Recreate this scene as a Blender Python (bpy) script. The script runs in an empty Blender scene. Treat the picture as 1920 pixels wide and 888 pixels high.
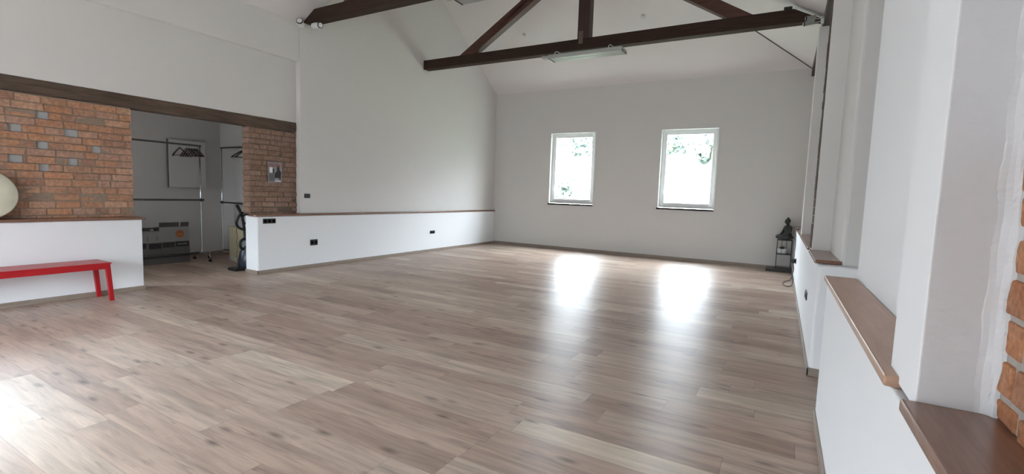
import bpy, bmesh, math, random
from mathutils import Vector, Matrix
random.seed(7)
S = bpy.context.scene
COL = S.collection

# ------------------------------------------------------------------ camera
cd = bpy.data.cameras.new('camera'); cam = bpy.data.objects.new('camera', cd); COL.objects.link(cam)
R_ = ((0.869094, 0.493464, 0.034181), (0.073111, -0.059806, -0.995529), (-0.489214, 0.867707, -0.088055))
mw = Matrix.Identity(4)
for i in range(3):
    mw[i][0] = R_[0][i]; mw[i][1] = -R_[1][i]; mw[i][2] = -R_[2][i]
mw[0][3], mw[1][3], mw[2][3] = 0.0, 0.0, 1.5
cam.matrix_world = mw
cd.sensor_fit = 'HORIZONTAL'; cd.sensor_width = 36.0; cd.lens = 16.668; cd.clip_start = 0.02; cd.clip_end = 300
S.camera = cam

# ------------------------------------------------------------------ view, world, daylight
S.view_settings.view_transform = 'Standard'; S.view_settings.look = 'None'
S.view_settings.gamma = 1.0; S.view_settings.exposure = 0.95; S.view_settings.use_curve_mapping = False
W = bpy.data.worlds.new('overcast_sky'); S.world = W; W.use_nodes = True
wb = W.node_tree.nodes['Background']; wb.inputs[0].default_value = (0.93, 0.97, 1.0, 1); wb.inputs[1].default_value = 1.0
# overcast sky: bright overhead, dull towards the horizon
wn = W.node_tree; wt = wn.nodes.new('ShaderNodeTexCoord'); wsx = wn.nodes.new('ShaderNodeSeparateXYZ'); wr = wn.nodes.new('ShaderNodeValToRGB'); wv = wn.nodes.new('ShaderNodeVectorMath'); wv.operation = 'SCALE'
wn.links.new(wt.outputs['Generated'], wsx.inputs[0]); wn.links.new(wsx.outputs[2], wr.inputs[0]); wn.links.new(wr.outputs[0], wv.inputs[0]); wn.links.new(wv.outputs[0], wb.inputs[0])
SKY = 40.0; wv.inputs[3].default_value = SKY
we = wr.color_ramp.elements
for _ in range(2): we.new(0.5)
for i, (p, v) in enumerate(((0.0, 0.12), (0.11, 0.20), (0.42, 0.82), (1.0, 1.0))):
    we[i].position = p; we[i].color = (0.80*v, 0.915*v, 1.0*v, 1)

def portal(name, loc, direction, sx, sy):
    """marks a window opening so the sky light coming through it is sampled well"""
    d = bpy.data.lights.new(name, 'AREA'); d.shape = 'RECTANGLE'; d.size = sx; d.size_y = sy; d.cycles.is_portal = True
    o = bpy.data.objects.new(name, d); COL.objects.link(o); o.location = loc
    o.rotation_euler = Vector(direction).to_track_quat('-Z', 'Y').to_euler()
portal('portal_end_left', (-5.2, 12.86, 2.295), (0, -1, 0), 1.33, 1.98)
portal('portal_end_right', (-2.105, 12.86, 2.295), (0, -1, 0), 1.34, 1.98)
portal('portal_left', (-8.11, 0.78, 2.0), (1, 0, 0), 0.96, 1.8)
portal('portal_back', (-4.2, -3.29, 1.25), (0, 1, 0), 3.4, 2.3)
portal('portal_storage', (-9.5, 1.41, 1.75), (0, 1, 0), 1.0, 0.9)

# ------------------------------------------------------------------ materials
def mat(name):
    m = bpy.data.materials.new(name); m.use_nodes = True
    nt = m.node_tree; b = nt.nodes['Principled BSDF']
    return m, nt, b
def N(nt, t, **k):
    n = nt.nodes.new(t)
    for a, v in k.items(): setattr(n, a, v)
    return n
def simple(name, c, rough=0.5, metal=0.0, var=0.06, scale=12.0, bump=0.0, spec=0.5, coord='Object'):
    m, nt, b = mat(name)
    tc = N(nt, 'ShaderNodeTexCoord'); nz = N(nt, 'ShaderNodeTexNoise'); nz.inputs['Scale'].default_value = scale; nz.inputs['Detail'].default_value = 4
    nt.links.new(tc.outputs[coord], nz.inputs['Vector'])
    mx = N(nt, 'ShaderNodeMix', data_type='RGBA')
    mx.inputs[6].default_value = tuple(max(0, x*(1-var)) for x in c)+(1,); mx.inputs[7].default_value = tuple(min(1, x*(1+var)) for x in c)+(1,)
    nt.links.new(nz.outputs['Fac'], mx.inputs[0]); nt.links.new(mx.outputs[2], b.inputs['Base Color'])
    b.inputs['Roughness'].default_value = rough; b.inputs['Metallic'].default_value = metal
    b.inputs['Specular IOR Level'].default_value = spec
    if bump:
        bp = N(nt, 'ShaderNodeBump'); bp.inputs['Strength'].default_value = bump; bp.inputs['Distance'].default_value = 0.01
        nt.links.new(nz.outputs['Fac'], bp.inputs['Height']); nt.links.new(bp.outputs[0], b.inputs['Normal'])
    return m
def wood(name, c1, c2, axis=1, rough=0.45, stretch=14.0, scale=3.0, bump=0.15, spec=0.4):
    m, nt, b = mat(name)
    tc = N(nt, 'ShaderNodeTexCoord'); mp = N(nt, 'ShaderNodeMapping')
    sc = [stretch]*3; sc[axis] = 1.0
    mp.inputs['Scale'].default_value = sc
    nt.links.new(tc.outputs['Object'], mp.inputs['Vector'])
    n1 = N(nt, 'ShaderNodeTexNoise'); n1.inputs['Scale'].default_value = scale; n1.inputs['Detail'].default_value = 8; n1.inputs['Roughness'].default_value = 0.65
    n1.inputs['Distortion'].default_value = 0.4
    nt.links.new(mp.outputs[0], n1.inputs['Vector'])
    rp = N(nt, 'ShaderNodeValToRGB'); rp.color_ramp.elements[0].position = 0.3; rp.color_ramp.elements[1].position = 0.72
    rp.color_ramp.elements[0].color = c1+(1,); rp.color_ramp.elements[1].color = c2+(1,)
    nt.links.new(n1.outputs['Fac'], rp.inputs[0]); nt.links.new(rp.outputs[0], b.inputs['Base Color'])
    b.inputs['Roughness'].default_value = rough; b.inputs['Specular IOR Level'].default_value = spec
    bp = N(nt, 'ShaderNodeBump'); bp.inputs['Strength'].default_value = bump; bp.inputs['Distance'].default_value = 0.006
    nt.links.new(n1.outputs['Fac'], bp.inputs['Height']); nt.links.new(bp.outputs[0], b.inputs['Normal'])
    return m
def brick_mat(name, cols, wear=(0.48, 0.40, 0.33), wear_amt=0.45, bump=0.9, scale=30):
    """colour per brick from the 'tone' attribute plus worn, limey patches"""
    m, nt, b = mat(name)
    at = N(nt, 'ShaderNodeAttribute', attribute_name='tone')
    rp = N(nt, 'ShaderNodeValToRGB')
    els = rp.color_ramp.elements
    while len(els) < len(cols): els.new(0.5)
    for i, c in enumerate(cols):
        els[i].position = i/(len(cols)-1); els[i].color = c+(1,)
    nt.links.new(at.outputs['Fac'], rp.inputs[0])
    tc = N(nt, 'ShaderNodeTexCoord')
    n1 = N(nt, 'ShaderNodeTexNoise'); n1.inputs['Scale'].default_value = 9; n1.inputs['Detail'].default_value = 9; n1.inputs['Roughness'].default_value = 0.7
    n2 = N(nt, 'ShaderNodeTexNoise'); n2.inputs['Scale'].default_value = scale; n2.inputs['Detail'].default_value = 8
    for n in (n1, n2): nt.links.new(tc.outputs['Object'], n.inputs['Vector'])
    r1 = N(nt, 'ShaderNodeMapRange'); r1.inputs[1].default_value = 0.45; r1.inputs[2].default_value = 0.7; r1.inputs[4].default_value = wear_amt
    nt.links.new(n1.outputs['Fac'], r1.inputs[0])
    mx = N(nt, 'ShaderNodeMix', data_type='RGBA'); mx.inputs[7].default_value = wear+(1,)
    nt.links.new(r1.outputs[0], mx.inputs[0]); nt.links.new(rp.outputs[0], mx.inputs[6])
    r2 = N(nt, 'ShaderNodeMapRange'); r2.inputs[1].default_value = 0.3; r2.inputs[2].default_value = 0.7; r2.inputs[3].default_value = 0.72; r2.inputs[4].default_value = 1.18
    nt.links.new(n2.outputs['Fac'], r2.inputs[0])
    vm = N(nt, 'ShaderNodeVectorMath', operation='SCALE'); nt.links.new(mx.outputs[2], vm.inputs[0]); nt.links.new(r2.outputs[0], vm.inputs[3])
    nt.links.new(vm.outputs[0], b.inputs['Base Color']); b.inputs['Roughness'].default_value = 0.9; b.inputs['Specular IOR Level'].default_value = 0.2
    bp = N(nt, 'ShaderNodeBump'); bp.inputs['Strength'].default_value = bump; bp.inputs['Distance'].default_value = 0.006
    nt.links.new(n2.outputs['Fac'], bp.inputs['Height']); nt.links.new(bp.outputs[0], b.inputs['Normal'])
    return m

def floor_mat():
    m, nt, b = mat('oak_laminate_floor')
    L = nt.links.new
    def M(op, a, c=None, cc=None):
        n = N(nt, 'ShaderNodeMath', operation=op)
        for i, v in enumerate((a, c, cc)):
            if v is None: continue
            if isinstance(v, (int, float)): n.inputs[i].default_value = v
            else: L(v, n.inputs[i])
        return n.outputs[0]
    tc = N(nt, 'ShaderNodeTexCoord'); sx = N(nt, 'ShaderNodeSeparateXYZ'); L(tc.outputs['Object'], sx.inputs[0])
    X, Y = sx.outputs[0], sx.outputs[1]
    PW, PL = 0.2115, 1.34
    ry = M('DIVIDE', M('SUBTRACT', Y, 1.491), PW); row = M('FLOOR', ry); fy = M('FRACT', ry)
    w1 = N(nt, 'ShaderNodeTexWhiteNoise', noise_dimensions='1D'); L(M('ADD', row, 61.3), w1.inputs['W'])
    off = M('MULTIPLY', w1.outputs['Value'], PL)
    is5 = M('COMPARE', row, 5.0, 0.1)                       # the row of the long pale plank
    off = M('ADD', M('MULTIPLY', off, M('SUBTRACT', 1.0, is5)), M('MULTIPLY', is5, 1.40))
    rx = M('DIVIDE', M('ADD', X, off), PL); colm = M('FLOOR', rx); fx = M('FRACT', rx)
    cx = N(nt, 'ShaderNodeCombineXYZ'); L(colm, cx.inputs[0]); L(row, cx.inputs[1])
    w2 = N(nt, 'ShaderNodeTexWhiteNoise', noise_dimensions='3D'); L(cx.outputs[0], w2.inputs['Vector'])
    pale = M('MULTIPLY', is5, M('COMPARE', colm, 0.0, 0.1))
    tone = M('MAXIMUM', w2.outputs['Value'], pale)
    sc2 = N(nt, 'ShaderNodeSeparateColor'); L(w2.outputs['Color'], sc2.inputs[0])
    # grain coordinates: long in x, shifted plank by plank
    gx = M('ADD', M('MULTIPLY', X, 1.0), M('MULTIPLY', sc2.outputs[0], 37.0)); gy = M('ADD', M('MULTIPLY', Y, 9.0), M('MULTIPLY', sc2.outputs[1], 53.0))
    gv = N(nt, 'ShaderNodeCombineXYZ'); L(gx, gv.inputs[0]); L(gy, gv.inputs[1]); L(M('MULTIPLY', sc2.outputs[2], 19.0), gv.inputs[2])
    g1 = N(nt, 'ShaderNodeTexNoise'); g1.inputs['Scale'].default_value = 1.5; g1.inputs['Detail'].default_value = 7; g1.inputs['Roughness'].default_value = 0.6; g1.inputs['Distortion'].default_value = 0.7
    L(gv.outputs[0], g1.inputs['Vector'])
    gv2 = N(nt, 'ShaderNodeCombineXYZ'); L(gx, gv2.inputs[0]); L(M('MULTIPLY', gy, 5.0), gv2.inputs[1])
    g2 = N(nt, 'ShaderNodeTexNoise'); g2.inputs['Scale'].default_value = 3.0; g2.inputs['Detail'].default_value = 6; g2.inputs['Roughness'].default_value = 0.65
    L(gv2.outputs[0], g2.inputs['Vector'])
    base = N(nt, 'ShaderNodeValToRGB'); e = base.color_ramp.elements
    for _ in range(3): e.new(0.5)
    for i, (p, c) in enumerate(((0.0, (0.355, 0.246, 0.193)), (0.3, (0.42, 0.302, 0.239)), (0.55, (0.46, 0.342, 0.273)), (0.88, (0.505, 0.394, 0.318)), (1.0, (0.59, 0.485, 0.385)))):
        e[i].position = p; e[i].color = c+(1,)
    L(tone, base.inputs[0])
    mr = N(nt, 'ShaderNodeMapRange'); mr.inputs[1].default_value = 0.3; mr.inputs[2].default_value = 0.72; mr.inputs[3].default_value = 0.66; mr.inputs[4].default_value = 1.22
    L(g1.outputs['Fac'], mr.inputs[0])
    mr2 = N(nt, 'ShaderNodeMapRange'); mr2.inputs[1].default_value = 0.3; mr2.inputs[2].default_value = 0.7; mr2.inputs[3].default_value = 0.84; mr2.inputs[4].default_value = 1.13
    L(g2.outputs['Fac'], mr2.inputs[0])
    # knots and dark streaks
    kv = N(nt, 'ShaderNodeCombineXYZ'); L(M('MULTIPLY', gx, 1.6), kv.inputs[0]); L(M('MULTIPLY', gy, 0.55), kv.inputs[1])
    kn = N(nt, 'ShaderNodeTexVoronoi'); kn.inputs['Scale'].default_value = 1.35; kn.inputs['Randomness'].default_value = 1.0; L(kv.outputs[0], kn.inputs['Vector'])
    kr = N(nt, 'ShaderNodeMapRange'); kr.inputs[1].default_value = 0.03; kr.inputs[2].default_value = 0.20; kr.inputs[3].default_value = 0.36; kr.inputs[4].default_value = 1.0
    L(M('ADD', kn.outputs['Distance'], M('MULTIPLY', M('SUBTRACT', g2.outputs['Fac'], 0.5), 0.22)), kr.inputs[0])
    sv = N(nt, 'ShaderNodeCombineXYZ'); L(M('MULTIPLY', gx, 0.9), sv.inputs[0]); L(M('MULTIPLY', gy, 1.2), sv.inputs[1])
    sn = N(nt, 'ShaderNodeTexNoise'); sn.inputs['Scale'].default_value = 2.2; sn.inputs['Detail'].default_value = 3; sn.inputs['Distortion'].default_value = 1.0; L(sv.outputs[0], sn.inputs['Vector'])
    sr = N(nt, 'ShaderNodeMapRange'); sr.inputs[1].default_value = 0.60; sr.inputs[2].default_value = 0.74; sr.inputs[3].default_value = 1.0; sr.inputs[4].default_value = 0.60
    L(sn.outputs['Fac'], sr.inputs[0])
    # seams
    ey = M('MINIMUM', fy, M('SUBTRACT', 1.0, fy)); ex = M('MINIMUM', fx, M('SUBTRACT', 1.0, fx))
    sy = M('GREATER_THAN', M('MULTIPLY', ey, PW), 0.0011); sxm = M('GREATER_THAN', M('MULTIPLY', ex, PL), 0.0012)
    seam = M('MINIMUM', sy, sxm); seamv = M('ADD', M('MULTIPLY', seam, 0.5), 0.5)
    k = M('MULTIPLY', M('MULTIPLY', mr.outputs[0], mr2.outputs[0]), M('MULTIPLY', M('MULTIPLY', kr.outputs[0], sr.outputs[0]), seamv))
    vm = N(nt, 'ShaderNodeVectorMath', operation='SCALE'); L(base.outputs[0], vm.inputs[0]); L(k, vm.inputs[3])
    L(vm.outputs[0], b.inputs['Base Color'])
    b.inputs['Roughness'].default_value = 0.42; b.inputs['Specular IOR Level'].default_value = 0.9
    b.inputs['Anisotropic'].default_value = 0.85; tg = N(nt, 'ShaderNodeCombineXYZ'); tg.inputs[1].default_value = 1.0; L(tg.outputs[0], b.inputs['Tangent'])
    bp = N(nt, 'ShaderNodeBump'); bp.inputs['Strength'].default_value = 0.16; bp.inputs['Distance'].default_value = 0.003
    L(g2.outputs['Fac'], bp.inputs['Height']); L(bp.outputs[0], b.inputs['Normal'])
    return m

M_floor = floor_mat()
M_wall = simple('white_wall_paint', (0.705, 0.685, 0.665), 0.9, var=0.012, scale=2.5, bump=0.02, spec=0.2)
M_lowwall = simple('low_wall_white_with_skylight', (0.875, 0.885, 0.905), 0.75, var=0.01, scale=2.5, bump=0.015, spec=0.25)  # brighter, cooler wall white; skylight on the low walls is put into the colour
M_plaster = simple('rough_white_plaster', (0.66, 0.65, 0.66), 0.92, var=0.03, scale=28, bump=0.22, spec=0.2)
M_ceil = simple('white_ceiling_paint', (0.73, 0.695, 0.68), 0.9, var=0.012, scale=2.0, bump=0.02, spec=0.2)
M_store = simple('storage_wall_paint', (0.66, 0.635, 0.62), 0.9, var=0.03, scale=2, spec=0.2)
M_base = wood('baseboard_wood', (0.25, 0.20, 0.16), (0.36, 0.295, 0.245), 1, 0.5)
M_basex = wood('baseboard_wood_cross', (0.25, 0.20, 0.16), (0.36, 0.295, 0.245), 0, 0.5)
M_ledge = wood('stained_ledge_wood', (0.17, 0.078, 0.047), (0.27, 0.135, 0.086), 1, 0.24, stretch=10, bump=0.03, spec=0.8)
M_ledgeglare = wood('glare_lit_ledge_wood', (0.36, 0.205, 0.135), (0.50, 0.31, 0.215), 1, 0.34, stretch=10, bump=0.02, spec=0.5)  # paler ledge wood; glare on the board is put into its colour
M_truss = wood('dark_truss_wood', (0.028, 0.017, 0.013), (0.062, 0.037, 0.027), 0, 0.7, stretch=16, spec=0.15)
M_rafter = wood('red_brown_rafter_wood', (0.055, 0.024, 0.017), (0.12, 0.05, 0.034), 0, 0.5, stretch=8)
M_king = wood('king_post_wood', (0.04, 0.022, 0.017), (0.075, 0.042, 0.032), 2, 0.5, stretch=12)
M_tenon = wood('pale_tenon_wood', (0.10, 0.07, 0.055), (0.16, 0.115, 0.09), 2, 0.5)
M_lintel = wood('weathered_lintel_wood', (0.055, 0.037, 0.026), (0.15, 0.10, 0.072), 1, 0.75, stretch=9, scale=2.2, bump=0.6)
M_plate = wood('dark_plate_wood', (0.03, 0.024, 0.02), (0.06, 0.048, 0.04), 1, 0.6)
M_brickL = brick_mat('old_brick', [(0.31, 0.175, 0.125), (0.41, 0.22, 0.14), (0.49, 0.245, 0.135), (0.42, 0.25, 0.185), (0.53, 0.31, 0.20)], wear=(0.47, 0.36, 0.28), wear_amt=0.42)
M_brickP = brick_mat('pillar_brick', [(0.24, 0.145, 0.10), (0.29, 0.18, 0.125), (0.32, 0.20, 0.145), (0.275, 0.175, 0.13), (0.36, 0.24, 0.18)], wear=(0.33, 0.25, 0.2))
M_brickN = brick_mat('near_brick', [(0.36, 0.15, 0.075), (0.43, 0.185, 0.09), (0.47, 0.215, 0.11), (0.40, 0.19, 0.11)], wear=(0.40, 0.28, 0.21), wear_amt=0.35, scale=60)
M_brickD = brick_mat('dark_brick', [(0.07, 0.045, 0.035), (0.12, 0.08, 0.06)], wear=(0.12, 0.09, 0.07))  # darker brick tones, used on the middle pier edge
M_mortar = simple('lime_mortar', (0.29, 0.22, 0.17), 0.95, var=0.25, scale=25, bump=0.6, spec=0.1)
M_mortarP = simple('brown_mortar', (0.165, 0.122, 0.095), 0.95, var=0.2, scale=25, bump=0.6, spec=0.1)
M_mortarN = simple('grey_mortar', (0.42, 0.38, 0.345), 0.95, var=0.2, scale=40, bump=0.6, spec=0.1)
M_hole = simple('grey_infill_panel', (0.43, 0.435, 0.44), 0.9, var=0.05)
M_red = simple('red_lacquer', (0.42, 0.008, 0.014), 0.32, var=0.05)
M_pvc = simple('white_pvc', (0.82, 0.83, 0.82), 0.35, var=0.01)
M_whitepl = simple('white_plastic', (0.72, 0.72, 0.70), 0.4, var=0.02)
M_blackpl = simple('black_plastic', (0.012, 0.012, 0.014), 0.4, var=0.1)
M_greypl = simple('grey_enamel', (0.42, 0.425, 0.40), 0.45, var=0.02)
M_greyface = simple('ribbed_grey_panel', (0.28, 0.28, 0.265), 0.5, var=0.03)
M_chrome = simple('chrome', (0.62, 0.63, 0.65), 0.16, metal=1.0, var=0.02)
M_chromedark = simple('dark_reflection_chrome', (0.16, 0.155, 0.155), 0.35, metal=1.0, var=0.05)  # chrome rails; their dark reflections are put into a darker base colour
M_blackmet = simple('black_metal', (0.018, 0.018, 0.018), 0.45, var=0.1)
M_stone = simple('dark_stone', (0.035, 0.035, 0.033), 0.6, var=0.25, scale=40, bump=0.1)
M_pot = simple('white_ceramic', (0.85, 0.85, 0.85), 0.3, var=0.03)
M_leaf = simple('dark_leaf', (0.02, 0.03, 0.018), 0.5, var=0.3)
M_skin = simple('cream_drum_skin', (0.66, 0.63, 0.50), 0.6, var=0.16, scale=6)
M_drumwood = wood('drum_wood', (0.16, 0.09, 0.05), (0.26, 0.16, 0.09), 1)
M_carton = simple('grey_carton', (0.15, 0.145, 0.145), 0.8, var=0.05)
M_cartonw = simple('pale_carton_print', (0.36, 0.345, 0.34), 0.8, var=0.06)
M_cartonb = simple('dark_carton_flap', (0.10, 0.082, 0.076), 0.85, var=0.12)
M_dark = simple('dark_print', (0.028, 0.026, 0.026), 0.6, var=0.3)
M_orange = simple('orange_print', (0.42, 0.135, 0.045), 0.6, var=0.08)
M_orange2 = simple('pale_print', (0.50, 0.28, 0.16), 0.6, var=0.08)
M_cream = simple('cream_board', (0.47, 0.42, 0.28), 0.8, var=0.05)
M_navy = simple('dark_blue_plastic', (0.03, 0.035, 0.055), 0.35, var=0.1)
M_cord = simple('brown_cord', (0.10, 0.06, 0.03), 0.6)
M_hanger = wood('dark_hanger_wood', (0.018, 0.011, 0.01), (0.04, 0.024, 0.02), 0, 0.35)
M_hangerr = wood('red_hanger_wood', (0.10, 0.05, 0.045), (0.17, 0.09, 0.08), 0, 0.35)
M_paper = simple('grey_cover_paper', (0.27, 0.25, 0.255), 0.5, var=0.35, scale=22)
M_ink = simple('black_ink', (0.02, 0.018, 0.022), 0.5, var=0.4, scale=30)
M_redink = simple('red_ink', (0.30, 0.03, 0.03), 0.5)
M_sill = simple('dark_stone_sill', (0.045, 0.035, 0.03), 0.9, var=0.1, spec=0.05)
M_ground = simple('pale_gravel_ground', (0.11, 0.13, 0.09), 0.95, var=0.15, scale=1.0)
M_foliage = simple('pale_foliage', (0.15, 0.19, 0.17), 0.8, var=0.35, scale=3)
M_trunk = simple('bark', (0.16, 0.13, 0.10), 0.9, var=0.2)
M_glass, nt_, b_ = mat('window_glass')
tr_ = N(nt_, 'ShaderNodeBsdfTransparent'); gl_ = N(nt_, 'ShaderNodeBsdfGlossy'); gl_.inputs['Roughness'].default_value = 0.02
mx_ = N(nt_, 'ShaderNodeMixShader'); mx_.inputs[0].default_value = 0.06
nt_.links.new(tr_.outputs[0], mx_.inputs[1]); nt_.links.new(gl_.outputs[0], mx_.inputs[2])
nt_.links.new(mx_.outputs[0], nt_.nodes['Material Output'].inputs['Surface'])

# ------------------------------------------------------------------ mesh helpers
def add_box(bm, x0, x1, y0, y1, z0, z1):
    vs = [bm.verts.new((x, y, z)) for z in (z0, z1) for y in (y0, y1) for x in (x0, x1)]
    fs = []
    for q in ((0, 2, 3, 1), (4, 5, 7, 6), (0, 1, 5, 4), (2, 6, 7, 3), (0, 4, 6, 2), (1, 3, 7, 5)):
        fs.append(bm.faces.new([vs[i] for i in q]))
    return vs, fs
def add_prism(bm, poly, axis, a0, a1):
    """extrude a closed 2D outline along an axis; poly gives the two other coordinates in order"""
    def P(u, v, a):
        return {0: (a, u, v), 1: (u, a, v), 2: (u, v, a)}[axis]
    A = [bm.verts.new(P(u, v, a0)) for u, v in poly]; B = [bm.verts.new(P(u, v, a1)) for u, v in poly]
    n = len(poly)
    bm.faces.new(A[::-1]); bm.faces.new(B)
    for i in range(n): bm.faces.new((A[i], A[(i+1) % n], B[(i+1) % n], B[i]))
    return A+B
def add_tube(bm, pts, r, seg=10, closed=False, cap=True):
    pts = [Vector(p) for p in pts]; n = len(pts); rings = []
    rr = r if isinstance(r, (list, tuple)) else [r]*n
    up = None
    for i in range(n):
        if closed: t = pts[(i+1) % n]-pts[i-1]
        else: t = pts[min(i+1, n-1)]-pts[max(i-1, 0)]
        t.normalize()
        if up is None:
            up = t.cross(Vector((0.31, 0.17, 0.93)))
            if up.length < 1e-3: up = t.cross(Vector((1, 0, 0)))
        up = up-t*up.dot(t); up.normalize(); w = t.cross(up)
        rings.append([bm.verts.new(pts[i]+(up*math.cos(a)+w*math.sin(a))*rr[i]) for a in [2*math.pi*k/seg for k in range(seg)]])
    for i in range(n if closed else n-1):
        A, B = rings[i], rings[(i+1) % n]
        for k in range(seg): bm.faces.new((A[k], A[(k+1) % seg], B[(k+1) % seg], B[k]))
    if not closed and cap:
        bm.faces.new(rings[0][::-1]); bm.faces.new(rings[-1])
def add_lathe(bm, prof, c=(0, 0, 0), axis=2, seg=28):
    """prof: list of (radius, height) along axis from point c"""
    c = Vector(c); rings = []
    for r, h in prof:
        ring = []
        for k in range(seg):
            a = 2*math.pi*k/seg; u, v = max(r, 1e-4)*math.cos(a), max(r, 1e-4)*math.sin(a)
            ring.append(bm.verts.new(c+Vector({0: (h, u, v), 1: (v, h, u), 2: (u, v, h)}[axis])))
        rings.append(ring)
    for A, B in zip(rings, rings[1:]):
        for k in range(seg): bm.faces.new((A[k], A[(k+1) % seg], B[(k+1) % seg], B[k]))
    bm.faces.new(rings[0][::-1]); bm.faces.new(rings[-1])
def add_ball(bm, c, r, sub=2):
    r = r if isinstance(r, (tuple, list)) else (r, r, r)
    bmesh.ops.create_icosphere(bm, subdivisions=sub, radius=1.0, matrix=Matrix.Translation(c) @ Matrix.Diagonal((r[0], r[1], r[2], 1)))
def arc(c, r, a0, a1, n, plane='xz'):
    out = []
    for i in range(n+1):
        a = a0+(a1-a0)*i/n; u, v = r*math.cos(a), r*math.sin(a)
        out.append((c[0]+u, c[1], c[2]+v) if plane == 'xz' else (c[0], c[1]+u, c[2]+v) if plane == 'yz' else (c[0]+u, c[1]+v, c[2]))
    return out
def obj(name, bm, m, parent=None, bevel=0.0, smooth=False, seg=2, loc=None):
    bmesh.ops.recalc_face_normals(bm, faces=bm.faces)
    me = bpy.data.meshes.new(name); bm.to_mesh(me); bm.free()
    for mm in (m if isinstance(m, (list, tuple)) else [m]): me.materials.append(mm)
    o = bpy.data.objects.new(name, me); COL.objects.link(o)
    if parent is not None:
        o.parent = parent; o.matrix_parent_inverse = parent_world(parent).inverted()
    if bevel:
        b = o.modifiers.new('bevel', 'BEVEL'); b.width = bevel; b.segments = seg; b.limit_method = 'ANGLE'; b.angle_limit = math.radians(40)
    if smooth:
        for p in me.polygons: p.use_smooth = True
    return o
def parent_world(p):
    m = Matrix.LocRotScale(p.location, p.rotation_euler, p.scale)
    if p.parent is not None: m = parent_world(p.parent) @ p.matrix_parent_inverse @ m
    return m
def box_obj(name, b, m, parent=None, bevel=0.0, seg=2):
    bm = bmesh.new(); add_box(bm, *b); return obj(name, bm, m, parent, bevel, seg=seg)
def tag(o, label, cat, group=None):
    o['label'] = label; o['category'] = cat; o['kind'] = 'thing'
    if group: o['group'] = group
    return o
def thing(name, label, cat, loc, group=None):
    o = bpy.data.objects.new(name, None); COL.objects.link(o); o.location = loc; o.empty_display_size = 0.1
    return tag(o, label, cat, group)
def struct(o, label=None):
    o['kind'] = 'structure'
    if label: o['label'] = label
    return o
def copy_tree(o, parent=None):
    c = o.copy(); COL.objects.link(c)
    if parent is not None: c.parent = parent
    for ch in [x for x in COL.objects if x.parent == o]: copy_tree(ch, c)
    return c

# ------------------------------------------------------------------ the shell
XW, XP, XB = -7.745, -7.70, -7.85          # left wall face, parapet face, brick face
YE = 12.5                                  # end wall
bm = bmesh.new(); add_box(bm, -10.9, 1.6, -3.2, 12.9, -0.12, 0.0); struct(obj('floor', bm, M_floor), 'grey brown oak plank floor')

# end wall with its two window openings
def wall_with_holes(name, axis, p0, p1, u0, u1, z0, z1, holes, m):
    """slab between p0,p1 on axis, spanning u and z, with rectangular holes (u0,u1,z0,z1)"""
    bm = bmesh.new()
    us = sorted({u0, u1, *[h[0] for h in holes], *[h[1] for h in holes]}); zs = sorted({z0, z1, *[h[2] for h in holes], *[h[3] for h in holes]})
    def hole(u, z): return any(h[0] < u < h[1] and h[2] < z < h[3] for h in holes)
    nu, nz = len(us)-1, len(zs)-1
    solid = [[not hole((us[i]+us[i+1])/2, (zs[j]+zs[j+1])/2) for j in range(nz)] for i in range(nu)]
    V = {}
    def v(u, p, z):
        k = (u, p, z)
        if k not in V: V[k] = bm.verts.new((p, u, z) if axis == 0 else (u, p, z))
        return V[k]
    for i in range(nu):
        for j in range(nz):
            if not solid[i][j]: continue
            a, b, c, d = us[i], us[i+1], zs[j], zs[j+1]
            for p in (p0, p1): bm.faces.new((v(a, p, c), v(b, p, c), v(b, p, d), v(a, p, d)))
            for (di, dj, q) in ((-1, 0, (a, a, c, d)), (1, 0, (b, b, c, d)), (0, -1, (a, b, c, c)), (0, 1, (a, b, d, d))):
                ii, jj = i+di, j+dj
                if not (0 <= ii < nu and 0 <= jj < nz and solid[ii][jj]):
                    bm.faces.new((v(q[0], p0, q[2]), v(q[1], p0, q[3]), v(q[1], p1, q[3]), v(q[0], p1, q[2])) if di == 0 else
                                 (v(q[0], p0, q[2]), v(q[0], p0, q[3]), v(q[0], p1, q[3]), v(q[0], p1, q[2])))
    return struct(obj(name, bm, m))
W1 = (-5.865, -4.535, 1.305, 3.285); W2 = (-2.775, -1.435, 1.305, 3.28)
wall_with_holes('wall_end', 1, YE, YE+0.38, -8.2, 1.7, 0.0, 5.2, [W1, W2], M_wall)

# left wall: plain above and beyond, recessed around the brick
bm = bmesh.new()
add_box(bm, -8.12, XW, 5.72, 12.6, 1.022, 7.3)
obj_l = struct(obj('wall_left', bm, M_wall, bevel=0.012))
bm = bmesh.new(); add_box(bm, -8.12, XW, -3.2, 5.72, 3.765, 4.75); struct(obj('wall_left_upper', bm, M_wall, bevel=0.02))
bm = bmesh.new(); add_box(bm, -8.10, XB, 1.335, 5.74, 2.682, 3.80); struct(obj('wall_left_infill', bm, M_wall))
# outside the photo: left wall with its tall glazing, back wall with its glazing
wall_with_holes('wall_left_glazed', 0, -8.12, XW, -3.2, 1.33, 0.0, 3.80, [(0.30, 1.25, 1.1, 2.9)], M_wall)
wall_with_holes('wall_back', 1, -3.3, -3.0, -8.2, 1.7, 0.0, 7.4, [(-5.9, -2.5, 0.1, 2.4)], M_wall)

bm = bmesh.new(); add_box(bm, -10.6, -8.12, -3.2, 1.38, 2.98, 3.10); struct(obj('sky_blocking_overhang', bm, M_wall))  # unseen overhang added to cut high sky light through the left window
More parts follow.
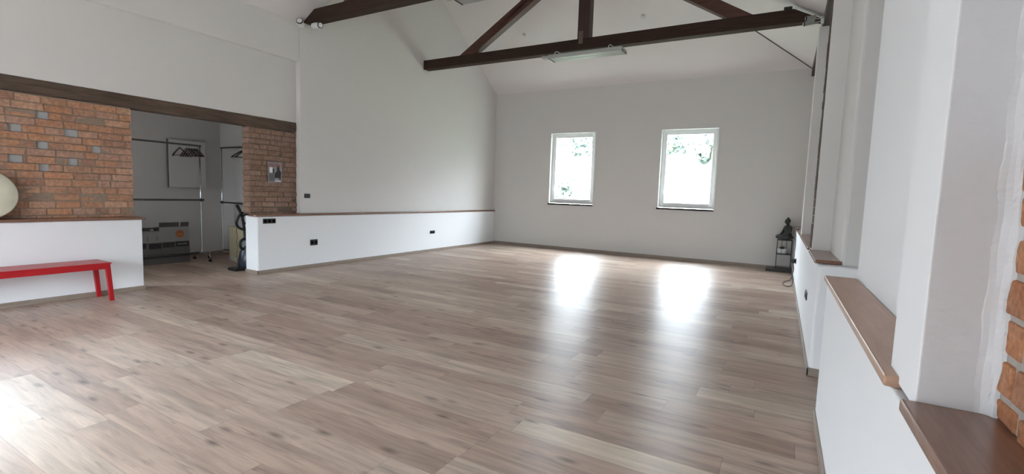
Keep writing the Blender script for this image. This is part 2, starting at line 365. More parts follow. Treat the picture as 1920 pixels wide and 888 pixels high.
# parapets
bm = bmesh.new(); add_box(bm, -8.05, XP, 4.86, 12.5, 0.0, 0.988); struct(obj('wall_left_parapet', bm, M_lowwall, bevel=0.018, seg=3))
bm = bmesh.new(); add_box(bm, -8.05, XP, 1.335, 3.19, 0.0, 0.988); struct(obj('wall_left_stub', bm, M_lowwall, bevel=0.012, seg=3))
XR = 0.312
bm = bmesh.new(); add_box(bm, XR, 0.75, 4.87, 12.5, 0.0, 0.985); struct(obj('wall_right_parapet', bm, M_lowwall, bevel=0.03, seg=4))
bm = bmesh.new(); add_box(bm, XR, 0.75, -3.0, 3.88, 0.0, 0.985); struct(obj('wall_right_near_parapet', bm, M_lowwall, bevel=0.008, seg=3))

# right wall: recess backs, piers, passage
bm = bmesh.new(); add_box(bm, 0.485, 0.75, 5.0, 12.5, 0.97, 4.6); struct(obj('wall_right', bm, M_wall, bevel=0.03, seg=3))
bm = bmesh.new(); add_box(bm, 0.478, 0.75, 1.6, 3.9, 0.97, 4.6); struct(obj('wall_right_bay', bm, M_lowwall, bevel=0.006))
bm = bmesh.new(); add_box(bm, 0.60, 0.85, -3.0, 1.6, 0.97, 4.6); struct(obj('wall_right_near', bm, M_wall))
bm = bmesh.new(); add_box(bm, 0.75, 1.7, 5.0, 5.25, 0.0, 4.6); struct(obj('wall_passage_far', bm, M_wall))
bm = bmesh.new(); add_box(bm, 0.75, 1.7, 3.6, 3.88, 0.0, 4.6); struct(obj('wall_passage_near', bm, M_wall))
wall_with_holes('wall_passage_end', 0, 1.35, 1.6, 3.86, 5.02, 0.0, 4.6, [(3.98, 4.9, -0.1, 2.2)], M_wall)
bm = bmesh.new(); add_box(bm, 0.40, 1.7, 3.6, 5.25, 4.6, 4.75); struct(obj('ceiling_passage', bm, M_ceil))
def pier(name, y0, y1, x0=0.318):
    bm = bmesh.new(); add_box(bm, x0, 0.80, y0, y1, 1.0, 4.313); return struct(obj(name, bm, M_wall, bevel=0.006))
pier('wall_right_pier_far', 9.1, 9.42, 0.318)
pier('wall_right_pier_middle', 6.06, 6.40, 0.318)

# roof planes
ZR = 6.85
def slab(name, pts, n, m, label=None):
    bm = bmesh.new(); n = Vector(n).normalized()*0.16
    A = [bm.verts.new(p) for p in pts]; B = [bm.verts.new(Vector(p)+n) for p in pts]
    bm.faces.new(A); bm.faces.new(B[::-1])
    for i in range(len(pts)): bm.faces.new((A[i], A[(i+1) % len(pts)], B[(i+1) % len(pts)], B[i]))
    return struct(obj(name, bm, m), label)
YH = YE-(ZR-4.5)/0.65
def rz(x): return 4.49+(0.372-x)*0.579
slab('ceiling_right_slope', [(0.62, 12.7, rz(0.62)), (0.62, -3.2, rz(0.62)), (-3.70, -3.2, ZR), (-3.70, 12.7, ZR)], (0.579, 0, 1), M_ceil)
slab('ceiling_end_slope', [(0.9, YE+.01, 4.4935), (-7.80, YE+.01, 4.4935), (-7.80, YH, ZR), (0.9, YH, ZR)], (0, 0.65, 1), M_ceil)
slab('ceiling_flat', [(-7.80, YH+0.6, ZR), (-3.65, YH+0.6, ZR), (-3.65, 5.85, ZR), (-7.80, 5.85, ZR)], (0, 0, 1), M_ceil)
slab('ceiling_left_slope', [(-7.78, 5.86, 4.425), (-7.78, -3.2, 4.425), (-3.68, -3.2, ZR), (-3.68, 5.86, ZR)], (-0.593, 0, 1), M_ceil)
bm = bmesh.new(); add_prism(bm, [(-7.80, 4.46), (-7.80, ZR+.1), (-3.7, ZR+.1)], 1, 5.86, 5.95); struct(obj('wall_gable_infill', bm, M_wall))
bm = bmesh.new(); add_prism(bm, [(0.362, 4.315), (0.474, 4.315), (0.474, rz(0.474)-.006), (0.362, rz(0.362)-.006)], 1, -2.95, 12.49); o = obj('wall_plate_beam', bm, M_plate, bevel=0.006)
tag(o, 'dark timber wall plate running along the top of the right wall', 'beam')

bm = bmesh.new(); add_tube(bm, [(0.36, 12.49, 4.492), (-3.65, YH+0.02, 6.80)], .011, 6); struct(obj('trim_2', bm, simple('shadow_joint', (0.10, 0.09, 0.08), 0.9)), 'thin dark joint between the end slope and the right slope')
# storage room behind the brick
bm = bmesh.new(); add_box(bm, -10.85, -10.65, 1.4, 6.1, 0, 2.9); struct(obj('wall_storage_back', bm, M_store))
bm = bmesh.new(); add_box(bm, -10.7, -8.12, 5.9, 6.1, 0, 2.9); struct(obj('wall_storage_right', bm, M_store))
wall_with_holes('wall_storage_left', 1, 1.4, 1.55, -10.7, -8.12, 0, 2.9, [(-10.0, -9.0, 1.3, 2.2)], M_store)
bm = bmesh.new(); add_box(bm, -10.85, -8.125, 1.4, 6.1, 2.9, 3.05); struct(obj('ceiling_storage', bm, M_store))
bm = bmesh.new(); add_box(bm, -10.65, -10.637, 1.55, 5.9, 0, 0.06); struct(obj('baseboard_storage_back', bm, M_base))
bm = bmesh.new(); add_box(bm, -10.64, -8.06, 5.887, 5.9, 0, 0.06); struct(obj('baseboard_storage_right', bm, M_basex))

# baseboards
def bb(name, b, m): struct(box_obj(name, b, m, bevel=0.003))
bb('baseboard_left', (XP, XP+0.014, 4.846, 12.5, 0, 0.062), M_base)
bb('baseboard_left_return', (-8.05, XP+0.014, 4.846, 4.86, 0, 0.062), M_basex)
bb('baseboard_left_stub', (XP, XP+0.014, 1.335, 3.204, 0, 0.062), M_base)
bb('baseboard_end', (XP, XR, YE-0.014, YE, 0, 0.075), M_basex)
bb('baseboard_right', (XR-0.014, XR, 4.856, 12.5, 0, 0.07), M_base)
bb('baseboard_right_return', (XR-0.014, 0.75, 4.856, 4.87, 0, 0.07), M_basex)
bb('baseboard_right_near', (XR-0.014, XR, -3.0, 3.88, 0, 0.07), M_base)

# ------------------------------------------------------------------ bricks (real bricks over a mortar bed, one mesh per wall)
def brick_wall(name, xf, dirn, y0, y1, z0, z1, L, H, off0, m, mm, depth=0.2, joint=0.012, holes=(), jit=0.006, zphase=0.0, bed=0.006, end_ragged=0.0):
    """wall facing dirn (+1: +x, -1: -x); holes are (y0,y1,z0,z1) infilled deeper"""
    bm = bmesh.new(); tone = bm.loops.layers.float_color.new('tone')
    rnd = random.Random(name)
    def setcol(fs, t, mi):
        for f in fs:
            f.material_index = mi
            for l in f.loops: l[tone] = (t, t, t, 1)
    zs = sorted({z0, z1, *[h[2] for h in holes], *[h[3] for h in holes]})
    for c, d in zip(zs, zs[1:]):
        cuts = sorted((h[0], h[1]) for h in holes if h[2] < (c+d)/2 < h[3]); y = y0+.004
        for p, q in cuts+[(y1-.004, None)]:
            if p-y > .001:
                _, fs = add_box(bm, *(sorted((xf-dirn*bed, xf-dirn*depth))), y, p, c, d); setcol(fs, .5, 1)
            y = q
    j = 0; z = z0-zphase
    while z < z1-0.01:
        za, zb = max(z+joint/2, z0), min(z+H-joint/2, z1)
        if zb-za > 0.012:
            y = y0-L+((off0+(j % 2)*0.5+rnd.uniform(-.12, .12)) % 1.0)*L
            while y < y1:
                ll = L*rnd.uniform(.86, 1.1) if rnd.random() > .18 else L*.52
                ya, yb = max(y+joint/2, y0), min(y+ll-joint/2, y1)
                y += ll
                segs = [(ya, yb)]
                for h in holes:
                    if h[2]-.02 < (za+zb)/2 < h[3]+.02:
                        ns = []
                        for a, b in segs:
                            if b <= h[0] or a >= h[1]: ns.append((a, b)); continue
                            if h[0]-a > .0: ns.append((a, h[0]))
                            if b-h[1] > .0: ns.append((h[1], b))
                        segs = ns
                for a, b in segs:
                    if b-a < 0.02: continue
                    t = rnd.random(); d = rnd.uniform(-jit, jit)
                    vs, fs = add_box(bm, *(sorted((xf+dirn*d, xf-dirn*0.05))), a, b, za, zb)
                    for v in vs:
                        v.co += Vector((rnd.uniform(-.0025, .0025), rnd.uniform(-.005, .005) if y0+.02 < v.co.y < y1-.02 or end_ragged == 0 else rnd.uniform(-end_ragged, end_ragged), rnd.uniform(-.0035, .0035)))
                    setcol(fs, t, 0)
        z += H; j += 1
    for h in holes:
        # infill set back, mortar bed cut visually by a deeper grey panel standing just proud of the bed
        _, fs = add_box(bm, *(sorted((xf-dirn*0.032, xf-dirn*0.08))), h[0], h[1], h[2], h[3]); setcol(fs, .5, 2)
    o = struct(obj(name, bm, [m, mm, M_hole], bevel=0.005))
    return o
HL = [(2.205, 2.326, 2.222, 2.312), (1.954, 2.079, 2.042, 2.132), (2.456, 2.598, 2.042, 2.132), (2.195, 2.311, 1.862, 1.952), (2.719, 2.827, 1.862, 1.952),
      (1.947, 2.077, 1.682, 1.772), (2.473, 2.584, 1.682, 1.772), (2.208, 2.305, 1.592, 1.682)]
brick_wall('wall_brick_left', XB, 1, 1.335, 3.165, 1.022, 2.504, 0.262, 0.09, 0.2, M_brickL, M_mortar, holes=HL, zphase=0.06)
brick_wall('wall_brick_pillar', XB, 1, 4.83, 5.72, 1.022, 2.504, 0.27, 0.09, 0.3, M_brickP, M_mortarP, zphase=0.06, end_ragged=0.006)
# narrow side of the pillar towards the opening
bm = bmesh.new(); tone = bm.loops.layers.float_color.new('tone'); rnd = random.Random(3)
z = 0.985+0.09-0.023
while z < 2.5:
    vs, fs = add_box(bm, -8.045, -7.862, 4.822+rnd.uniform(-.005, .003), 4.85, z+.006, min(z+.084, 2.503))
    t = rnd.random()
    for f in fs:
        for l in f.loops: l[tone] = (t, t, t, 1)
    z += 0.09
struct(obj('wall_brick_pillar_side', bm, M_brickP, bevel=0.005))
# near niche back, bare brick
brick_wall('wall_brick_near', 0.466, -1, 0.35, 1.504, 1.022, 1.665, 0.27, 0.0925, 0.35, M_brickN, M_mortarN, depth=0.13, joint=0.016, zphase=0.037, jit=0.004, bed=0.006)
# near pier: rough plaster face, with the ragged plaster edge lapping over the brick
bm = bmesh.new(); _, fs = add_box(bm, 0.327, 0.80, 1.505, 1.81, 1.0, 4.313); fs[4].material_index = 1; struct(obj('wall_right_pier_near', bm, [M_plaster, M_lowwall], bevel=0.004))  # left face coloured brighter for the daylight falling on it
bm = bmesh.new(); add_box(bm, 0.455, 0.62, 0.3, 1.51, 1.66, 4.313); struct(obj('wall_right_niche_plaster', bm, M_plaster))
bm = bmesh.new(); rnd = random.Random(11); prev = None
nz = 140
for i in range(nz+1):
    z = 1.022+(2.4-1.022)*i/nz
    w = 0.016+0.006*math.sin(z*23)+0.004*math.sin(z*61+1)+rnd.uniform(-.002, .002)
    k = 0.012+0.004*math.sin(z*41)+rnd.uniform(-.0015, .0015)
    q = 0.003*math.sin(z*17+2)+rnd.uniform(-.0012, .0012)
    row = [bm.verts.new(p) for p in ((0.436-k*.6, 1.5062, z), (0.440-k*.55, 1.5042+q*.3, z), (0.447-k*.3, 1.5022+q*.5, z), (0.4535+q*.4, 1.4995-w*.2, z), (0.459, 1.499-w*.55+q, z), (0.4635, 1.498-w*.9, z), (0.4715, 1.497-w*1.0, z), (0.4715, 1.5062, z))]
    if prev:
        for a in range(len(row)-1): bm.faces.new((prev[a], prev[a+1], row[a+1], row[a]))
    prev = row
struct(obj('trim_1', bm, M_plaster), 'ragged plaster edge lapping over the near brick')

# ------------------------------------------------------------------ wooden lintel and ledge boards
bm = bmesh.new()
ny = 40; rnd = random.Random(5); rows = []
for i in range(ny+1):
    y = 1.34+(5.715-1.34)*i/ny
    a, b = rnd.uniform(-.006, .006), rnd.uniform(-.006, .006)
    rows.append([bm.verts.new(p) for p in ((-8.06, y, 2.508), (XB+.006, y, 2.508+a), (XB+.012, y, 2.60), (XB+.006, y, 2.678+b*.4), (-8.06, y, 2.678))])
for A, B in zip(rows, rows[1:]):
    for k in range(5): bm.faces.new((A[k], A[(k+1) % 5], B[(k+1) % 5], B[k]))
bm.faces.new(rows[0]); bm.faces.new(rows[-1][::-1])
tag(obj('lintel_beam', bm, M_lintel), 'weathered timber lintel spanning the brick wall and the storage opening', 'beam')

def ledge(label, x0, x1, y0, y1, z0=0.9885, z1=1.022, rnd_end=0.0, right=False):
    bm = bmesh.new()
    if rnd_end:
        r = rnd_end; xe, s = (x1, 1)
        poly = [(x0, y0), (x1-r, y0)]+[(x1-r+r*math.sin(a), y0+r-r*math.cos(a)) for a in [math.pi/2*k/6 for k in range(1, 7)]]+[(x1, y1), (x0, y1)]
        add_prism(bm, poly, 2, z0, z1)
    else: add_box(bm, x0, x1, y0, y1, z0, z1)
    return tag(obj('ledge_board', bm, M_ledge, bevel=0.007, seg=3), label, 'ledge board', 'brown wooden ledge boards capping the low walls')
ledge('long brown wooden ledge on the low white wall left of the windows', -7.855, -7.675, 4.80, 12.5, rnd_end=0.09)
ledge('brown wooden ledge under the brick wall above the red bench', -8.04, -7.672, 1.34, 3.225, rnd_end=0.02)
XL0 = 0.292
ledge('dark brown wooden ledge in the right foreground below the bare brick', XL0+.004, 0.52, 0.3, 1.506)
o = ledge('glare-lightened brown wooden ledge on the right between the near pier and the passage', XL0, 0.477, 1.69, 3.895); o.data.materials[0] = M_ledgeglare
ledge('short brown wooden ledge on the right wall just past the passage', XL0, 0.49, 4.985, 6.062)
ledge('dim brown wooden ledge on the right wall between the two far piers', XL0, 0.49, 6.39, 9.105)
ledge('farthest brown wooden ledge on the right wall beside the statue', XL0, 0.49, 9.41, 12.5)
# bare brick edge of the middle pier
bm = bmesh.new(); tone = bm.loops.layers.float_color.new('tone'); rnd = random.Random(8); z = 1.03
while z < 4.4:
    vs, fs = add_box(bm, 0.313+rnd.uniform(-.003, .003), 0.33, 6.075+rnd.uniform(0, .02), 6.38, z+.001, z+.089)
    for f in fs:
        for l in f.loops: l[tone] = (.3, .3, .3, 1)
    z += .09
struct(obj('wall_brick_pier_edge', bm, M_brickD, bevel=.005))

# ------------------------------------------------------------------ windows
def window(name, w, label, handle_left=True):
    x0, x1, z0, z1 = w; y = YE+0.11
    root = bpy.data.objects.new(name, None); COL.objects.link(root); root.location = ((x0+x1)/2, y, z0); struct(root, label)
    def frame(nm, a, b, c, d, t, ya, yb, bev):
        bm = bmesh.new()
        add_box(bm, a, a+t, ya, yb, c, d); add_box(bm, b-t, b, ya, yb, c, d)
        add_box(bm, a+t, b-t, ya, yb, c, c+t); add_box(bm, a+t, b-t, ya, yb, d-t, d)
        return obj(nm, bm, M_pvc, root, bev)
    frame('frame', x0, x1, z0+.012, z1, 0.065, y, y+.07, .006)
    frame('sash', x0+.05, x1-.05, z0+.062, z1-.05, 0.075, y-.015, y+.05, .008)
    box_obj('pane', (x0+.12, x1-.12, y+.015, y+.021, z0+.13, z1-.12), M_glass, root)
    box_obj('sill', (x0-.03, x1+.0, YE-.03, y+.02, z0-.04, z0+.002), M_sill, root, .004)
    # corner beads round the reveal
    bm = bmesh.new()
    add_box(bm, x0-.012, x0+.004, YE-.006, YE+.11, z0, z1+.012); add_box(bm, x1-.004, x1+.012, YE-.006, YE+.11, z0, z1+.012); add_box(bm, x0-.012, x1+.012, YE-.006, YE+.11, z1-.004, z1+.012)
    obj('reveal_lining', bm, M_pvc, root)
    bm = bmesh.new(); hx = x0+.09
    add_box(bm, hx-.014, hx+.014, y-.025, y-.015, z0+.36, z0+.43); add_box(bm, hx-.009, hx+.009, y-.06, y-.025, z0+.385, z0+.403); add_box(bm, hx-.009, hx+.10, y-.065, y-.05, z0+.385, z0+.405)
    obj('handle', bm, M_pvc, root, .004)
    return root
window('window_1', W1, 'white framed window on the end wall, nearer the left corner')
window('window_2', W2, 'white framed window on the end wall, nearer the statue')
def glazing(name, axis, p, u0, u1, z0, z1, n):
    root = bpy.data.objects.new(name, None); COL.objects.link(root); root.location = (p, (u0+u1)/2, z0) if axis == 0 else ((u0+u1)/2, p, z0); struct(root)
    bm = bmesh.new(); us = [u0+(u1-u0)*i/n for i in range(n+1)]
    for i, u in enumerate(us):
        a, b = max(u0, u-.04), min(u1, u+.04)
        add_box(bm, *((p-.03, p+.03, a, b) if axis == 0 else (a, b, p-.03, p+.03)), z0, z1)
    for za in (z0, z1-.07):
        add_box(bm, *((p-.025, p+.025, u0, u1) if axis == 0 else (u0, u1, p-.025, p+.025)), za, za+.07)
    obj('frame', bm, M_pvc, root)
    box_obj('pane', ((p-.004, p+.004, u0, u1) if axis == 0 else (u0, u1, p-.004, p+.004))+(z0, z1), M_glass, root)
glazing('window_3', 0, -7.95, 0.30, 1.25, 1.1, 2.9, 1)
glazing('window_4', 1, -3.15, -5.9, -2.5, 0.1, 2.4, 3)
glazing('window_5', 1, 1.47, -10.0, -9.0, 1.3, 2.2, 1)
struct(box_obj('door_1', (1.42, 1.47, 3.98, 4.9, 0.0, 2.2), M_pvc, None, .004))

# ------------------------------------------------------------------ roof trusses
def truss(name, y0, label, left_cut):
    y1 = y0+0.19; root = thing(name, label, 'roof truss', (-3.67, (y0+y1)/2, 4.44), 'dark timber roof trusses')
    zt, zb = 4.645, 4.435
    if left_cut: poly = [(-7.70, 4.445), (-7.68, 4.47), (-7.40, zt-.004), (-0.055, zt), (0.345, 4.415), (0.345, 4.40), (0.30, zb), (-7.62, zb)]
    else: poly = [(-7.735, zb), (-7.735, zt), (-0.055, zt), (0.345, 4.43), (0.345, 4.405), (0.30, zb-.012)]
    bm = bmesh.new(); add_prism(bm, poly, 1, y0, y1); obj('tie_beam', bm, M_truss, root, .006)
    sl = 0.61; th = 0.215
    for s in (-1, 1):
        X = lambda d: -3.67+s*d
        ft = 3.03; ap = zt+ft*sl
        bm = bmesh.new(); add_prism(bm, [(X(ft), zt-.002), (X(ft-.49+.10), zt-.002), (X(.10), ap-.30), (X(.10), ap-.02), (X(0.02), ap)], 1, y0+.015, y1-.0)
        obj('rafter', bm, M_rafter, root, .006)
    bm = bmesh.new(); add_box(bm, -3.79, -3.545, y0-.004, y1+.004, zt-.002, zt+ft*sl+.05); kp = obj('king_post', bm, M_king, root, .006)
    box_obj('tenon', (-3.76, -3.67, y0-.012, y0+.02, zt-.10, zt+.14), M_tenon, kp, .004)
truss('roof_truss', 5.76, 'dark timber roof truss at the top, mostly cut off by the frame', True)
truss('roof_truss', 9.10, 'dark timber roof truss before the end wall, king post and rafters in view', False)

# ------------------------------------------------------------------ radiant heaters under the tie beams
def heater(y0, label):
    x0, x1, z0, z1, y1 = -4.315, -2.80, 4.262, 4.335, y0+.335
    root = thing('radiant_heater', label, 'heater', ((x0+x1)/2, y0+.16, z1), 'pale grey radiant heaters under the trusses')
    bm = bmesh.new(); add_box(bm, x0, x1, y0, y1, z0+.012, z1); obj('housing', bm, M_greypl, root, .006)
    bm = bmesh.new()
    for k in range(2):
        a = y0+.015+k*.155; add_box(bm, x0+.03, x1-.03, a, a+.148, z0+.004, z0+.02)
    obj('radiant_panel', bm, M_greyface, root, .003)
    for a in (x0-.004, x1-.012):
        box_obj('end_gap', (a, a+.016, y0+.01, y1-.01, z0+.002, z0+.016), M_blackpl, root)
    box_obj('connection_box', (x0-.15, x0+.01, y0+.02, y0+.16, z0+.02, z1-.005), M_greypl, root, .005)
    for a in (x0+.13, x1-.27):
        bm = bmesh.new(); add_tube(bm, [(a, y0+.04, z1-.01), (a, y0+.04, z1+.04), (a+.02, y0+.07, z1+.07), (a+.02, y0+.24, z1+.085)], .008, 8)
        add_box(bm, a-.015, a+.015, y0+.02, y0+.06, z1-.005, z1+.006); obj('hanger_bracket', bm, M_whitepl, root)
heater(5.60, 'pale grey radiant heater at the top edge, under the nearer truss')
heater(8.88, 'pale grey radiant heater hanging under the truss before the windows')

# ------------------------------------------------------------------ spotlights and small fittings on the beams
def spot(label, base, head, d, r=.045, ln=.15, grp=None, square=False, body=None):
    """base: point on the wall or beam; head: centre of the lamp head; d: direction it points"""
    root = thing('spotlight', label, 'spotlight', base, grp)
    d = Vector(d).normalized(); base, head = Vector(base), Vector(head)
    bm = bmesh.new(); add_tube(bm, [base, base.lerp(head, .5)+Vector((0, 0, -.01)), head-d*ln*.3], .009, 8); obj('arm', bm, M_greypl, root)
    bm = bmesh.new(); add_tube(bm, [head-d*ln*.52, head-d*ln*.5, head+d*ln*.5], [r*.8, r, r], 4 if square else 20); obj('lamp_head', bm, body or M_whitepl, root, .004)
    bm = bmesh.new(); add_tube(bm, [head+d*ln*.5, head+d*(ln*.5+.018)], r*1.04, 20); obj('front_ring', bm, M_blackpl, root)
    bm = bmesh.new(); add_tube(bm, [head+d*(ln*.5+.016), head+d*(ln*.5+.021)], r*.82, 20); obj('lens', bm, M_pot, root)
    bm = bmesh.new(); add_tube(bm, [base-(head-base).normalized()*.012, base+(head-base).normalized()*.015], .04, 16); obj('mounting_base', bm, M_whitepl, root)
spot('white spotlight at the left wall beside the nearer beam end, seen end on', (-7.735, 5.70, 4.40), (-7.63, 5.66, 4.395), (.55, -.75, .35), r=.055, ln=.10, grp='white beam spotlights')
spot('white spotlight with a black rim under the nearer beam end', (-7.45, 5.83, 4.398), (-7.26, 5.70, 4.315), (1, -.1, -.1), r=.048, ln=.20, grp='white beam spotlights')
spot('pale upper spotlight of the pair at the right end of the far beam', (.345, 9.02, 4.41), (.19, 8.98, 4.425), (-1, -.05, -.04), r=.036, ln=.12, grp='pale spotlights at the right beam end', body=M_greyface)
spot('grey lower spotlight of the pair at the right end of the far beam', (.345, 8.95, 4.35), (.17, 8.90, 4.325), (-1, -.1, -.12), r=.033, ln=.13, grp='pale spotlights at the right beam end', body=M_greyface)
bm = bmesh.new(); add_box(bm, -.20, -.08, 9.12, 9.19, 4.646, 4.70); box = obj('sensor_box', bm, M_blackpl, bevel=.006)
box.rotation_euler = (0, 0, 0); tag(box, 'small black box fixed above the right end of the far beam', 'sensor box')
for (x, y, z, lb) in ((-5.974, 10.870, 5.559, 'small grey round cap on the ceiling left of the king post'), (-2.979, 10.874, 5.557, 'small grey round cap on the ceiling right of the king post')):
    bm = bmesh.new(); add_lathe(bm, [(.045, 0), (.045, .015), (.03, .025)], seg=16)
    o = obj('ceiling_cap', bm, M_hole, smooth=False); o.location = (x, y, z); o.rotation_euler = Vector((0, -.65, -1)).to_track_quat('Z', 'Y').to_euler(); tag(o, lb, 'ceiling cap', 'small round caps on the end slope of the ceiling')

# ------------------------------------------------------------------ sockets and switches
def socket_l(label, x, y0, y1, z0, z1, n, cat='socket', grp=None, name='wall_socket'):
    root = thing(name, label, cat, (x, (y0+y1)/2, (z0+z1)/2), grp)
    box_obj('frame', (x, x+.010, y0, y1, z0, z1), M_blackpl, root, .004)
    w = (y1-y0)/n
    for i in range(n):
        if cat == 'socket':
            bm = bmesh.new(); c = (x+.009, y0+w*(i+.5), (z0+z1)/2); add_lathe(bm, [(min(w, z1-z0)*.40, 0), (min(w, z1-z0)*.40, .004), (min(w, z1-z0)*.33, .004), (min(w, z1-z0)*.33, .001)], c, 0, 18)
            obj('socket_face', bm, M_blackmet, root)
        else: box_obj('rocker', (x+.008, x+.014, y0+w*i+.006, y0+w*(i+1)-.006, z0+.01, z1-.01), M_blackmet, root, .002)
socket_l('black light switch on the white wall right of the brick pillar', XW, 5.80, 5.925, 1.312, 1.392, 2, 'switch', None, 'light_switch')
socket_l('wide black socket strip on the low wall just under the ledge, near the poster', XP, 4.955, 5.19, .865, .95, 3, grp='black sockets on the left low wall')
socket_l('black double socket low on the left wall below the light switch', XP, 5.89, 6.055, .42, .53, 2, grp='black sockets on the left low wall')
socket_l('small black socket far along the left low wall towards the corner', XP, 9.41, 9.60, .452, .53, 2, grp='black sockets on the left low wall')
b = box_obj('cover_plate', (XW, XW+.008, 5.86, 6.14, 2.85, 3.0), M_wall, None, .003); tag(b, 'faint white cover plate high on the wall right of the brick pillar', 'cover plate')
def socket_r(label, y0, y1, z0, z1):
    root = thing('wall_socket', label, 'socket', (XR, (y0+y1)/2, (z0+z1)/2), 'black sockets on the right low wall')
    box_obj('frame', (XR-.012, XR, y0, y1, z0, z1), M_blackpl, root, .004)
    for k in range(2):
        bm = bmesh.new(); add_lathe(bm, [(.032, 0), (.032, -.005), (.026, -.005), (.026, -.002)], (XR-.011, y0+(y1-y0)*(.27+.46*k), (z0+z1)/2), 0, 18); obj('socket_face', bm, M_blackmet, root)
socket_r('black double socket low on the right wall between statue and passage', 5.97, 6.20, .475, .56)
socket_r('black socket on the right wall beside the statue with a plug in it', 10.16, 10.36, .41, .50)

# black cable with its plug: from the ledge down to the socket, then a loop on the floor
root = thing('power_cable', 'black power cable hanging from the ledge to the socket and looping on the floor', 'cable', (.29, 10.3, .45))
def smoothpts(P, n=8):
    P = [Vector(p) for p in P]; out = []
    for i in range(len(P)-1):
        p0, p1, p2, p3 = P[max(i-1, 0)], P[i], P[i+1], P[min(i+2, len(P)-1)]
        for k in range(n):
            t = k/n; out.append(.5*((2*p1)+(-p0+p2)*t+(2*p0-5*p1+4*p2-p3)*t*t+(-p0+3*p1-3*p2+p3)*t**3))
    return out+[P[-1]]
bm = bmesh.new(); add_tube(bm, smoothpts([(.34, 10.75, 1.03), (.28, 10.7, 1.02), (.283, 10.65, .9), (.288, 10.55, .72), (.28, 10.45, .6), (.275, 10.3, .47), (.27, 10.28, .40), (.284, 10.26, .3), (.27, 10.2, .2), (.285, 10.2, .1), (.265, 10.1, .012), (.19, 9.95, .01), (.13, 10.15, .01), (.14, 10.45, .01), (.2, 10.7, .01), (.26, 10.85, .012), (.275, 10.95, .06)]), .007, 8)
obj('cord', bm, M_blackpl, root, smooth=True)
bm = bmesh.new(); add_box(bm, XR-.08, XR-.0175, 10.20, 10.32, .415, .495); obj('plug', bm, M_blackpl, root, .012)

# ------------------------------------------------------------------ red bench
root = thing('bench', 'red lacquered wooden bench against the low white wall at left', 'bench', (-7.47, 1.9, 0))
BX0, BX1, BY0, BY1, BZ = -7.675, -7.255, 1.05, 2.665, .488
bm = bmesh.new(); add_box(bm, BX0, BX1, BY0, BY1, BZ-.018, BZ); obj('seat', bm, M_red, root, .003)
for nm, b in (('apron', (BX1-.022, BX1-.002, BY0+.012, BY1-.014, BZ-.078, BZ-.018)), ('apron', (BX0+.002, BX0+.022, BY0+.012, BY1-.014, BZ-.078, BZ-.018)),
              ('apron', (BX0+.022, BX1-.022, BY1-.034, BY1-.014, BZ-.078, BZ-.018)), ('apron', (BX0+.022, BX1-.022, BY0+.012, BY0+.032, BZ-.078, BZ-.018))):
    box_obj(nm, b, M_red, root, .002)
for x in (BX0+.003, BX1-.053):
    for y, s in ((BY1-.062, 1), (BY0+.012, -1)):
        bm = bmesh.new(); t = .05; sp = .035*s
        A = [bm.verts.new(p) for p in ((x+.004, y+sp+.003, 0), (x+t-.004, y+sp+.003, 0), (x+t-.004, y+t+sp-.003, 0), (x+.004, y+t+sp-.003, 0))]
        B = [bm.verts.new(p) for p in ((x, y, BZ-.019), (x+t, y, BZ-.019), (x+t, y+t, BZ-.019), (x, y+t, BZ-.019))]
        bm.faces.new(A[::-1]); bm.faces.new(B)
        for k in range(4): bm.faces.new((A[k], A[(k+1) % 4], B[(k+1) % 4], B[k]))
        obj('leg', bm, M_red, root, .003)

# ------------------------------------------------------------------ frame drum on the ledge, leaning on the brick
root = thing('frame_drum', 'round cream frame drum leaning on the brick wall above the red bench', 'drum', (-7.76, 1.70, 1.022))
R = .281
bm = bmesh.new(); add_lathe(bm, [(R-.004, 0), (R, .004), (R, .055), (R-.012, .06), (R-.012, .002)], (0, 0, 0), 0, 56); d1 = obj('shell', bm, M_drumwood, root)
bm = bmesh.new(); add_lathe(bm, [(R+.002, .04), (R+.003, .058), (R-.006, .066), (R*.6, .0672), (.01, .0675)], (0, 0, 0), 0, 56); d2 = obj('drum_skin', bm, M_skin, root, smooth=True)
for d in (d1, d2):
    d.matrix_parent_inverse = Matrix.Identity(4); d.location = (-.03, 0, R*math.cos(.16)+.001); d.rotation_euler = (0, -.16, 0)

# ------------------------------------------------------------------ magazine cover on the pillar
xp = XB+.014
root = thing('magazine_poster', 'small magazine cover poster stuck on the brick pillar', 'poster', (xp, 5.275, 1.6))
box_obj('sheet', (xp-.002, xp, 5.147, 5.415, 1.575, 1.932), M_paper, root)
box_obj('photo_panel', (xp, xp+.001, 5.18, 5.235, 1.75, 1.84), M_pot, root)
box_obj('photo_panel', (xp, xp+.001, 5.235, 5.265, 1.74, 1.82), M_ink, root)
bm = bmesh.new(); add_prism(bm, [(5.27, 1.66), (5.39, 1.64), (5.40, 1.76), (5.37, 1.80), (5.365, 1.86), (5.33, 1.87), (5.315, 1.82), (5.32, 1.78), (5.275, 1.74)], 0, xp, xp+.001); obj('figure_print', bm, M_ink, root)
box_obj('caption_band', (xp+.001, xp+.0016, 5.27, 5.385, 1.628, 1.655), M_ink, root)
box_obj('caption_line', (xp+.0016, xp+.002, 5.28, 5.36, 1.636, 1.648), M_pot, root)
box_obj('caption_line', (xp+.001, xp+.0016, 5.28, 5.385, 1.598, 1.612), M_pot, root)
box_obj('photo_panel', (xp, xp+.001, 5.165, 5.262, 1.60, 1.73), M_carton, root)
